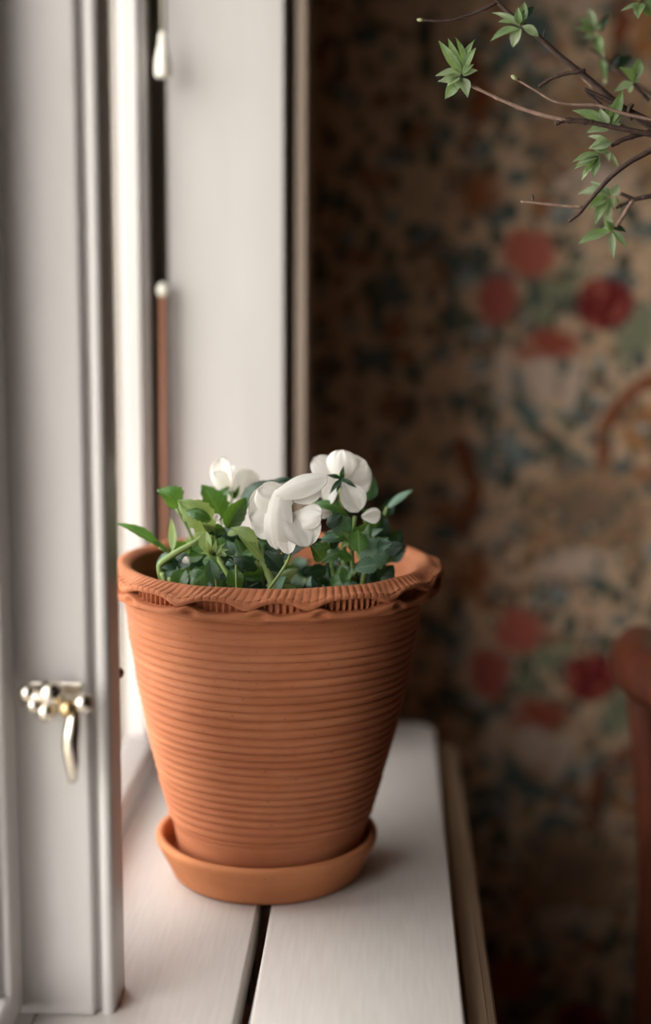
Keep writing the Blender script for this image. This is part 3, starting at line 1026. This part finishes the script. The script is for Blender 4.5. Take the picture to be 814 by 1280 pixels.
# the thick of the foliage above the rim
rn2 = random.Random(5)
for (par, x0, x1, y0, y1, n_, mats) in ((PL, 226, 348, 650, 738, 64, ['leaf_green'] * 4 + ['leaf_dark'] * 3 + ['leaf_grey', 'leaf_pale', 'leaf_pale']),
                                        (PRt, 400, 486, 655, 738, 40, ['leaf_dark'] * 5 + ['leaf_green'] * 3 + ['leaf_grey'] * 2)):
    for i_ in range(n_):
        x_, y_ = rn2.uniform(x0, x1), y0 + (y1 - y0) * rn2.random() ** 0.7
        Y_ = rn2.uniform(1.055, 1.13)
        a_ = rn2.uniform(-0.4, 3.5)
        l_ = rn2.uniform(18, 36)
        leaf(par, (x_, y_), (x_ + l_ * math.cos(a_), y_ - l_ * 0.8 * math.sin(a_)), l_ * rn2.uniform(0.5, 0.85), Y_, rn2.choice(mats), (rn2.uniform(-.6, .6), -0.8, rn2.uniform(0, .9)), Yt=Y_ + rn2.uniform(-.012, .012),
             cup=rn2.uniform(-.5, .6), bend=rn2.uniform(-.1, .25), cren=0.14, seed=rn2.random() * 9, twist=rn2.uniform(-.5, .5))

# undergrowth: low leaves filling the mouth of the pot
rnd = random.Random(11)
def in_mouth(x, y, lim=0.092): return math.hypot(x - PCX - .004, y - PCY) < lim
cnt = 0
while cnt < 120:
    a, r = rnd.random() * 6.283, 0.098 * math.sqrt(rnd.random())
    x, y = PCX + .004 + r * math.cos(a), PCY + r * math.sin(a)
    px_ = 485 + (x / y) * 1850
    if px_ < 225 and y > 1.10: continue
    if px_ < 212: continue
    if px_ > 478 and y > 1.12: continue
    left = px_ < 372
    gap = 358 < px_ < 398
    z0 = 0.226 + rnd.random() * (0.012 if gap else 0.030 if left else 0.018)
    if y > 1.17: z0 = 0.226 + rnd.random() * 0.008
    ln = 0.014 + rnd.random() * 0.014
    el = rnd.uniform(-0.3, 1.0)
    az = rnd.random() * 6.283
    B = Vector((x, y, z0))
    T = B + Vector((math.cos(az) * math.cos(el), math.sin(az) * math.cos(el), math.sin(el))) * ln
    if not in_mouth(T.x, T.y, 0.102) or not in_mouth(x, y, 0.099): continue
    nr = Vector((rnd.uniform(-.6, .6), rnd.uniform(-1, 0), rnd.uniform(.1, 1)))
    mt = rnd.choice(['leaf_green', 'leaf_green', 'leaf_dark', 'leaf_dark', 'leaf_grey', 'leaf_pale'] if left else ['leaf_dark', 'leaf_dark', 'leaf_dark', 'leaf_dark', 'leaf_dark', 'leaf_grey'])
    par = PL if left else PRt
    blade(B, T, ln * rnd.uniform(0.55, 0.9), nr, 'leaf', rnd.uniform(-.4, .5), rnd.uniform(-.1, .25), 0.07, 12, 6, rnd.uniform(-.4, .4), rnd.random() * 9, 0.1).build('leaf', mt, par, True)
    if cnt % 3 == 0:
        root = Vector((x + rnd.uniform(-.01, .01), y + rnd.uniform(-.01, .01), 0.220))
        MB().tube(catmull([root, (root + B) / 2 + Vector((rnd.uniform(-.002, .002), rnd.uniform(-.002, .002), 0)), B], 3), 0.0009, 6).build('petiole', 'stem_green', par, True)
    cnt += 1


# ------------------------------------------------------------------ flowers
def flower(parent, base, label=None):
    f = empty('flower', base)
    f.parent = parent
    f.location = Vector(base) - Vector(parent['_base'])
    if label: f['label'] = label
    return f

def petal(f, b, t, wpx, nrm, cup=0.2, bend=0.1, ruffle=0.1, seed=1.0, twist=0.0, outline='petal'):
    B, T = at(*b), at(*t)
    return blade(B, T, wpx * B.y * 1.02 / FPX, nrm, outline, cup, bend, ruffle, 20, 14, twist, seed).build('petal', 'petal_white', f, True)

YF_ = 1.045
F1 = flower(PL, at(360, 640, YF_ + .01), 'large white bloom turned half towards the window')
petal(F1, (356, 640, YF_ + .014), (311, 644, YF_ + .016), 66, (-0.25, -0.9, 0.2), 0.10, 0.08, 0.06, 2.0, 0, 'broad')      # outer left petal, behind
petal(F1, (362, 636, YF_ + .008), (322, 611, YF_ + .010), 44, (-0.15, -0.8, 0.6), -0.25, 0.10, 0.05, 3.1, 0, 'broad')      # upper left
petal(F1, (351, 612, YF_ + .005), (346, 687, YF_ - .003), 40, (-0.35, -0.9, 0.15), -0.45, 0.14, 0.04, 0.6, 0, 'broad')     # near left petal hanging down
petal(F1, (343, 618, YF_ + .004), (410, 597, YF_ - .001), 33, (0.1, -0.75, 0.65), -0.55, 0.10, 0.05, 4.4, 0, 'broad')      # upper right, folded over
petal(F1, (366, 622, YF_ + .006), (402, 612, YF_ + .002), 26, (0.15, -0.95, 0.1), 0.3, 0.06, 0.05, 0.9, 0, 'broad')
petal(F1, (366, 640, YF_ + .006), (384, 684, YF_ - .010), 50, (0.25, -0.9, 0.2), 0.22, 0.14, 0.07, 1.7, 0, 'broad')        # lower lip
petal(F1, (370, 648, YF_ + .003), (402, 643, YF_ - .008), 34, (0.2, -0.85, 0.45), -0.35, 0.14, 0.06, 5.2, 0, 'broad')
petal(F1, (359, 654, YF_ + .004), (361, 693, YF_ - .006), 24, (-0.1, -0.95, 0.1), 0.4, 0.08, 0.05, 2.6, 0, 'petal')
m = MB()
m.sphere(at(359, 641, YF_ + .002), 0.0040, 0.75, 0.7, 1.4)
m.build('throat', 'throat_yellow', F1, True)
for (tx, ty) in ((338, 672), (340, 600), (392, 688)):
    blade(at(360, 640, YF_ + .024), at(tx, ty, YF_ + .022), 0.006, (0, -1, 0.2), 'lance', 0.2, -0.1).build('sepal', 'leaf_green', F1, True)

F2 = flower(PL, at(292, 612, 1.135), 'white bloom at the back seen from the side')
petal(F2, (292, 620, 1.135), (277, 572, 1.130), 34, (-0.5, -0.8, 0.2), 0.35, 0.14, 0.10, 1.2)
petal(F2, (290, 616, 1.128), (268, 588, 1.122), 24, (-0.3, -0.9, 0.3), -0.3, 0.12, 0.10, 3.3)
petal(F2, (291, 622, 1.130), (294, 582, 1.120), 18, (-0.8, -0.5, 0.1), 0.5, 0.06, 0.05, 0.5)
petal(F2, (296, 625, 1.138), (316, 588, 1.145), 36, (0.3, -0.9, 0.2), 0.15, 0.08, 0.04, 4.0)
petal(F2, (298, 625, 1.146), (322, 602, 1.150), 30, (0.3, -0.9, 0.3), 0.1, 0.05, 0.04, 2.2)
for (tx, ty) in ((284, 604), (300, 606)):
    blade(at(293, 624, 1.13), at(tx, ty, 1.127), 0.004, (0, -1, 0.2), 'lance', 0.2, 0.1).build('sepal', 'leaf_green', F2, True)

F3 = flower(PRt, at(427, 596, 1.09), 'white bloom seen from behind')
petal(F3, (424, 604, 1.10), (392, 572, 1.108), 32, (-0.3, -0.8, 0.5), -0.35, 0.12, 0.06, 1.0)
petal(F3, (425, 602, 1.092), (428, 562, 1.096), 40, (-0.1, -0.85, 0.5), -0.4, 0.14, 0.05, 2.4)
petal(F3, (428, 604, 1.094), (457, 576, 1.102), 48, (0.3, -0.8, 0.5), -0.35, 0.16, 0.06, 3.6)
petal(F3, (430, 600, 1.096), (464, 602, 1.106), 34, (0.3, -0.85, 0.4), -0.3, 0.14, 0.07, 0.3)
petal(F3, (430, 602, 1.088), (448, 640, 1.080), 34, (0.15, -0.9, 0.35), 0.30, 0.14, 0.07, 5.0)
petal(F3, (424, 604, 1.092), (404, 624, 1.10), 30, (-0.2, -0.9, 0.3), 0.2, 0.1, 0.06, 4.1)
for (tx, ty) in ((430, 582), (408, 594), (412, 618), (446, 610), (421, 616)):
    blade(at(427, 598, 1.086), at(tx, ty, 1.083), 0.0036, (0, -0.9, 0.4), 'lance', 0.3, 0.12).build('sepal', 'leaf_dark', F3, True)
leaf(PRt, (460, 626), (468, 596), 16, 1.11, 'leaf_grey', (0.4, -0.8, 0.3), cren=0)
# small buds
for (par, b, t, wpx, Y) in ((PRt, (418, 641), (397, 636), 16, 1.09), (PRt, (452, 646), (476, 640), 18, 1.085), (PL, (270, 652), (272, 642), 9, 1.06), (PL, (236, 704), (231, 696), 9, 1.06)):
    fb = flower(par, at(b[0], b[1], Y))
    fb.name = 'flower_bud'
    for s_ in (-1, 1):
        blade(at(*b, Y), at(*t, Y), wpx * 1.1 / FPX, (0.1, -0.9 * s_, 0.4), 'petal', -0.7, 0.12 * s_, 0.03, 10, 8).build('petal', 'petal_white', fb, True)

# ------------------------------------------------------------------ blind cord with bell, and the rod below it
cord = empty('blind_pull', at(204, 97, 1.37))
tag(cord, 'white blind cord with a bell-shaped pull hanging beside the window', 'blind pull')
p0 = at(204, 97, 1.37)
m = MB()
top = Vector((p0.x - .0006, p0.y, 0.98))
m.tube([p0 + Vector((0, 0, .03)), (p0 + top) / 2, top], 0.0013, 8).build('cord', 'cord', cord, True)
MB().lathe([(0.0060, 0.0), (0.0072, 0.0015), (0.0074, 0.006), (0.0068, 0.016), (0.0052, 0.024), (0.0040, 0.028), (0.0036, 0.034), (0.0030, 0.0385), (0.0015, 0.040)], p0, 20).build('bell_pull', 'bell_plastic', cord, True, 50)
rod = empty('blind_wand', (-0.2095, 1.385, 0.0))
tag(rod, 'slim brown wooden wand with a pale knob standing in the window corner', 'wand')
rt_ = at(204, 368, 1.385)
MB().tube([(-0.2105, 1.385, 0.0005), rt_], 0.0036, 10).build('shaft', 'rod_wood', rod, True)
MB().sphere(rt_ + Vector((0, 0, .004)), 0.0056, 1, 1, 1.25).build('knob', 'bell_plastic', rod, True)

# ------------------------------------------------------------------ chair by the sill
chair = empty('wooden_chair', (0.46, 1.20, FZ))
tag(chair, 'reddish-brown wooden chair with rounded top rail beside the wallpapered wall', 'chair')
CH = 'chair_wood'
ZS = FZ + 0.45
ztop = 0.118
rail = catmull([(0.234, 1.425, ztop - .006), (0.246, 1.395, ztop + .002), (0.238, 1.33, ztop), (0.268, 1.20, ztop - .002), (0.238, 1.07, ztop), (0.246, 1.005, ztop + .002), (0.234, 0.975, ztop - .006)], 8)
n = len(rail)
m = MB()
m.tube(rail, [0.010 + 0.017 * min(1, 4 * min(i, n - 1 - i) / (n - 1) + .3) for i in range(n)], 16)
m.build('top_rail', CH, chair, True)
for y in (1.375, 1.025):
    m = MB()
    m.tube(catmull([(0.278, y, FZ), (0.268, y, FZ + .25), (0.268, y, ZS), (0.268, y, ZS + .15), (0.262, y, ztop - .14), (0.246, y, ztop - .005)], 5), [0.019] * 25 + [0.019], 14)
    m.build('back_post', CH, chair, True)
for y in (1.29, 1.20, 1.11):
    MB().tube(catmull([(0.270, y, ZS + .01), (0.268, y, ZS + .2), (0.268, y, ztop - .02)], 6), 0.008, 10).build('spindle', CH, chair, True)
m = MB()
m.box(0.25, 0.68, 0.985, 1.415, ZS - .015, ZS + .015, 0.012, 3).build('seat', CH, chair, True, 50)
for y in (1.02, 1.38):
    MB().tube([(0.65, y, FZ), (0.635, y, ZS - .014)], [0.014, 0.019], 12).build('front_leg', CH, chair, True)
for y in (1.02, 1.38):
    MB().tube([(0.272, y, FZ + .2), (0.642, y, FZ + .2)], 0.009, 10).build('stretcher', CH, chair, True)

# ------------------------------------------------------------------ side table and vase that hold the branches
TX, TY, TZ = 0.94, 1.28, 0.02
tab = empty('side_table', (TX, TY, FZ))
tag(tab, 'round dark wooden side table under the vase of branches', 'table')
MB().lathe([(0.20, 0), (0.215, .004), (0.22, .012), (0.215, .022), (0.20, .025)], (TX, TY, TZ - .025), 48).build('table_top', 'table_wood', tab, True, 40)
MB().lathe([(0.03, FZ + .02), (0.022, FZ + .2), (0.028, FZ + .4), (0.02, TZ - .1), (0.04, TZ - .026)], (TX, TY, 0), 24).build('pedestal', 'table_wood', tab, True)
for i in range(3):
    a = i * 2.094 + .4
    MB().tube(catmull([(TX, TY, FZ + .10), (TX + .1 * math.cos(a), TY + .1 * math.sin(a), FZ + .08), (TX + .19 * math.cos(a), TY + .19 * math.sin(a), FZ + .014)], 5), 0.014, 10).build('foot', 'table_wood', tab, True)
VX, VY = TX - .16, TY - .04
vprof = [(0.001, 0.0), (0.045, 0.0), (0.055, 0.01), (0.066, 0.07), (0.060, 0.15), (0.036, 0.22), (0.030, 0.26), (0.036, 0.285), (0.033, 0.285), (0.026, 0.26), (0.030, 0.22), (0.052, 0.15), (0.058, 0.07), (0.046, 0.015), (0.001, 0.012)]
vas = MB().lathe(vprof, (VX, VY, TZ + .0005), 40).build('vase', 'vase_clay', None, True, 60)
tag(vas, 'pale glazed clay vase holding budding branches on the side table', 'vase')
MOUTH = Vector((VX, VY, TZ + .285))


# ------------------------------------------------------------------ budding branches
GRP = 'budding branches in the vase'
def branch(label, path, r0, r1, Y, slot, dark=True):
    """path: positions from tip to the edge of the picture; the stem then runs on into the vase"""
    pts = [at(q[0], q[1], q[2] if len(q) > 2 else Y) for q in path]
    e, d = pts[-1], (pts[-1] - pts[-2]).normalized()
    foot = Vector((VX + slot[0], VY + slot[1], TZ + .03))
    mouth = MOUTH + Vector((slot[0] * -.6 - .008, slot[1] * -.6, 0.0))
    far = [e + d * 0.10, (e + d * 0.2) * 0.45 + mouth * 0.55 + Vector((-.02, 0, .07)), mouth, foot]
    P = catmull(pts + far, 6)
    nb = len(P) - 1
    root = MB().tube(P, [r0 + (r1 - r0) * min(1, i / nb * 1.6) for i in range(nb + 1)], 8).build('budding_branch', 'bark_dark' if dark else 'bark_pale', None, True)
    root['_base'] = (0, 0, 0)
    tag(root, label, 'branch', GRP)
    root['_path'] = [c for p in P for c in p]
    return root

def twig(parent, path, Y, r0, r1, mat='bark_dark', bud=True):
    P = catmull([at(q[0], q[1], q[2] if len(q) > 2 else Y) for q in path], 6)
    nb = len(P) - 1
    rr = [r0 + (r1 - r0) * i / nb for i in range(nb + 1)]
    for q in range(3, nb, 6):
        rr[q] *= 1.35                                   # knots at the leaf scars
    MB().tube(P, rr, 8).build('twig', mat, parent, True)
    if bud:
        d = (P[0] - P[1]).normalized()
        MB().tube([P[0] - d * .001, P[0] + d * .0012, P[0] + d * .0028, P[0] + d * .004], [r0 * 1.0, r0 * 1.7, r0 * 1.4, r0 * .4], 8).build('bud', 'bud_green', parent, True)

def tleaf(parent, b, t, wpx, Y, Yt=None, mat='twig_leaf', nrm=None, cup=0.45, bend=0.12):
    nrm = nrm or (random.uniform(-.4, .4), -0.8, random.uniform(.1, .7))
    blade(at(*b, Y), at(*t, Yt or Y + random.uniform(-.006, .006)), wpx * Y * 1.03 / FPX, nrm, 'lance', cup, bend, 0.05, 12, 6, random.uniform(-.5, .5), random.random() * 9).build('leaf', mat, parent, True)

G, GP = 'twig_leaf', 'twig_leaf_pale'
# long upper branch
b1 = branch('thick dark budding branch slanting across the others with a leafy tip', [(604, -24), (625, 5), (648, 26), (672, 45), (700, 70), (735, 98), (770, 128), (816, 160)], 0.0014, 0.0027, 1.14, (0.006, 0.004))
twig(b1, [(528, 25), (558, 26), (592, 17), (622, 3)], 1.14, 0.0007, 0.0012)
twig(b1, [(674, 108), (690, 98), (708, 92), (732, 88)], 1.135, 0.0012, 0.0016, bud=False)
twig(b1, [(694, 64), (720, 88), (742, 110)], 1.145, 0.0008, 0.0011, 'bark_pale', False)
twig(b1, [(681, 37), (679, 50)], 1.14, 0.0006, 0.0008, 'bark_dark', False)
for (bx, by, tx, ty, wv, mt) in ((651, 34, 615, 16, 9, GP), (650, 36, 613, 52, 12, G), (652, 36, 641, 60, 14, GP), (652, 33, 674, 46, 11, GP), (650, 30, 648, 8, 10, G), (652, 30, 668, 8, 11, 'leaf_dark'), (648, 31, 622, 28, 9, G), (654, 30, 656, 2, 10, G)):
    tleaf(b1, (bx, by), (tx, ty), wv, 1.135, mat=mt)
# lower left shoot with the star of leaves
b2 = branch('pale brown budding shoot ending in a star of young leaves', [(583, 104), (610, 117), (632, 127), (662, 139), (692, 147), (706, 150), (738, 153), (772, 160), (816, 168)][5:], 0.0016, 0.0022, 1.10, (-0.008, 0.006))
twig(b2, [(583, 104), (610, 117), (632, 127), (662, 139), (692, 147), (708, 151)], 1.10, 0.0010, 0.0017, 'bark_pale', False)
twig(b2, [(694, 155), (704, 151), (722, 151), (742, 153)], 1.10, 0.0016, 0.0019, 'bark_dark', False)
for (bx, by, tx, ty, wv, mt) in ((577, 92, 548, 50, 12, G), (577, 88, 560, 47, 10, G), (579, 86, 569, 46, 9, G), (579, 90, 594, 49, 12, G), (579, 88, 596, 59, 11, G), (577, 92, 544, 95, 11, GP), (578, 93, 593, 80, 9, G), (579, 95, 598, 88, 9, GP), (578, 98, 556, 124, 15, G), (579, 98, 585, 122, 13, GP), (576, 98, 547, 102, 11, GP), (574, 96, 560, 108, 14, GP), (577, 100, 570, 112, 14, GP), (576, 94, 566, 96, 13, GP)):
    tleaf(b2, (bx, by), (tx, ty), wv, 1.10, mat=mt)
b3 = branch('slim pale budding shoot tipped with one closed bud', [(646, 99), (668, 112), (694, 127), (720, 131), (748, 132), (780, 142), (816, 150)], 0.0008, 0.0013, 1.11, (0.010, -0.006), False)
twig(b3, [(645, 98), (650, 101)], 1.11, 0.0009, 0.0009, 'bark_dark')
# forked branch with hanging clusters
b4 = branch('dark forked budding branch with leaf tufts hanging in the middle', [(730, 111), (745, 118), (762, 126), (785, 138), (816, 153)], 0.0013, 0.0026, 1.12, (-0.004, -0.010))
twig(b4, [(733, 116), (744, 124), (757, 138)], 1.12, 0.0010, 0.0014, bud=False)
twig(b4, [(764, 182), (780, 174), (800, 168), (822, 164)], 1.115, 0.0016, 0.0020, bud=False)
twig(b4, [(770, 155), (786, 162), (804, 167), (822, 168)], 1.118, 0.0014, 0.0018, bud=False)
twig(b4, [(789, 151), (786, 138), (791, 130)], 1.115, 0.0014, 0.0016, bud=False)
for (bx, by, tx, ty, wv, mt) in ((762, 157, 779, 112, 13, G), (758, 158, 715, 138, 15, G), (760, 158, 750, 135, 13, GP), (764, 158, 778, 140, 12, G), (762, 160, 733, 166, 13, GP), (766, 160, 776, 155, 11, GP), (760, 156, 766, 128, 11, G)):
    tleaf(b4, (bx, by), (tx, ty), wv, 1.115, mat=mt)
for (bx, by, tx, ty, wv, mt) in ((762, 178, 735, 170, 7, GP), (758, 180, 742, 190, 16, G), (764, 178, 736, 186, 15, GP), (756, 185, 774, 212, 5, GP), (752, 188, 738, 184, 9, GP), (750, 194, 715, 203, 9, G), (748, 196, 717, 212, 11, G), (748, 196, 720, 206, 9, GP), (746, 196, 727, 226, 8, GP), (748, 198, 742, 222, 9, G), (750, 196, 734, 212, 12, G), (756, 190, 762, 202, 9, GP), (745, 200, 730, 218, 8, G)):
    tleaf(b4, (bx, by), (tx, ty), wv, 1.11, mat=mt)
# upper right, further back
b5 = branch('soft budding branch behind the others with pale leaf tufts', [(738, 61), (756, 74), (772, 88), (790, 102), (818, 120)], 0.0010, 0.0018, 1.26, (0.012, 0.010))
for (bx, by, tx, ty, wv, mt) in ((742, 40, 722, 22, 9, G), (742, 38, 735, 8, 10, GP), (744, 38, 752, 28, 10, G), (740, 42, 718, 36, 9, G), (744, 42, 730, 48, 10, GP), (748, 42, 750, 72, 12, G), (752, 40, 760, 18, 9, 'leaf_dark')):
    tleaf(b5, (bx, by), (tx, ty), wv, 1.27, mat=mt)
twig(b5, [(744, 40), (755, 60), (758, 85), (757, 105)], 1.27, 0.0009, 0.0009, 'bud_green', False)
for (bx, by, tx, ty, wv, mt) in ((758, 88, 792, 70, 13, 'leaf_dark'), (757, 92, 776, 64, 9, 'leaf_dark'), (757, 100, 750, 62, 8, G)):
    tleaf(b5, (bx, by), (tx, ty), wv, 1.27, mat=mt)
twig(b5, [(792, 104), (800, 114), (812, 126)], 1.16, 0.0012, 0.0013, bud=False)
for (bx, by, tx, ty, wv, mt) in ((793, 103, 774, 84, 13, G), (793, 102, 800, 72, 13, G), (792, 104, 767, 116, 10, GP), (793, 105, 786, 116, 10, G), (794, 104, 800, 100, 8, GP)):
    tleaf(b5, (bx, by), (tx, ty), wv, 1.16, mat=mt)
# long lower branch
b6 = branch('bare dark budding branch bending down past the hanging leaves', [(711, 277), (724, 267), (732, 257), (748, 238), (766, 219), (790, 201), (816, 187)], 0.0012, 0.0021, 1.10, (-0.012, -0.004))
twig(b6, [(651, 252), (672, 254), (700, 257), (728, 259)], 1.10, 0.0008, 0.0012, 'bark_pale', False)
twig(b6, [(665, 243), (667, 251)], 1.10, 0.0009, 0.0006, 'bark_dark', False)
# lowest branch with hanging leaves
b7 = branch('lowest budding branch with long drooping leaves', [(776, 242), (788, 247), (793, 249), (804, 247), (818, 244)], 0.0013, 0.0020, 1.13, (0.002, 0.012))
twig(b7, [(770, 284), (778, 272), (786, 258), (792, 250)], 1.13, 0.0013, 0.0013, 'bark_pale', False)
twig(b7, [(770, 260), (782, 254), (792, 250)], 1.135, 0.0011, 0.0013, 'bark_dark', False)
for (bx, by, tx, ty, wv, mt) in ((762, 244, 723, 242, 16, GP), (760, 246, 735, 262, 13, G), (764, 244, 774, 230, 11, GP), (760, 242, 738, 226, 9, GP), (758, 248, 744, 282, 12, G), (760, 250, 756, 290, 9, GP), (764, 246, 768, 262, 9, G), (764, 245, 752, 236, 9, G), (770, 244, 776, 266, 4, GP)):
    tleaf(b7, (bx, by), (tx, ty), wv, 1.135, mat=mt)
for (bx, by, tx, ty, wv, mt) in ((764, 290, 722, 306, 14, G), (762, 286, 754, 268, 12, GP), (766, 288, 784, 310, 8, G), (766, 286, 783, 290, 9, 'leaf_dark'), (765, 290, 767, 324, 8, GP), (764, 288, 750, 292, 10, GP), (765, 288, 758, 276, 10, G)):
    tleaf(b7, (bx, by), (tx, ty), wv, 1.13, mat=mt)
# tuft in the top corner
b8 = branch('budding branch rising out of view with a drooping tuft', [(800, 2), (812, -4), (828, -6)], 0.0009, 0.0018, 1.17, (-0.002, 0.014))
for (bx, by, tx, ty, wv, mt) in ((800, 4, 775, 15, 5, GP), (802, 4, 798, 24, 14, G), (804, 4, 812, 22, 12, G), (800, 3, 790, -4, 10, G), (806, 2, 818, 10, 12, G)):
    tleaf(b8, (bx, by), (tx, ty), wv, 1.16, mat=mt)

# tufts along the stretch of each branch between the frame and the vase
for o in (b1, b2, b3, b4, b5, b6, b7, b8):
    pp_ = list(o['_path'])
    P_ = [Vector(pp_[i:i + 3]) for i in range(0, len(pp_), 3)]
    for fr_ in (0.62, 0.72):
        c_ = P_[int(len(P_) * fr_)]
        if c_.x < 0.25 or c_.z < MOUTH.z + .04: continue
        for q in range(5):
            d_ = Vector((random.uniform(-1, .4), random.uniform(-1, 1), random.uniform(-.4, 1))).normalized()
            blade(c_, c_ + d_ * random.uniform(.014, .022), random.uniform(.006, .009), (random.uniform(-.5, .5), -.8, .5), 'lance', 0.4, 0.12, 0.05, 12, 6, 0.2, q).build('leaf', random.choice([G, GP]), o, True)
    del o['_path']

for o in bpy.data.objects:
    if '_base' in o:
        del o['_base']
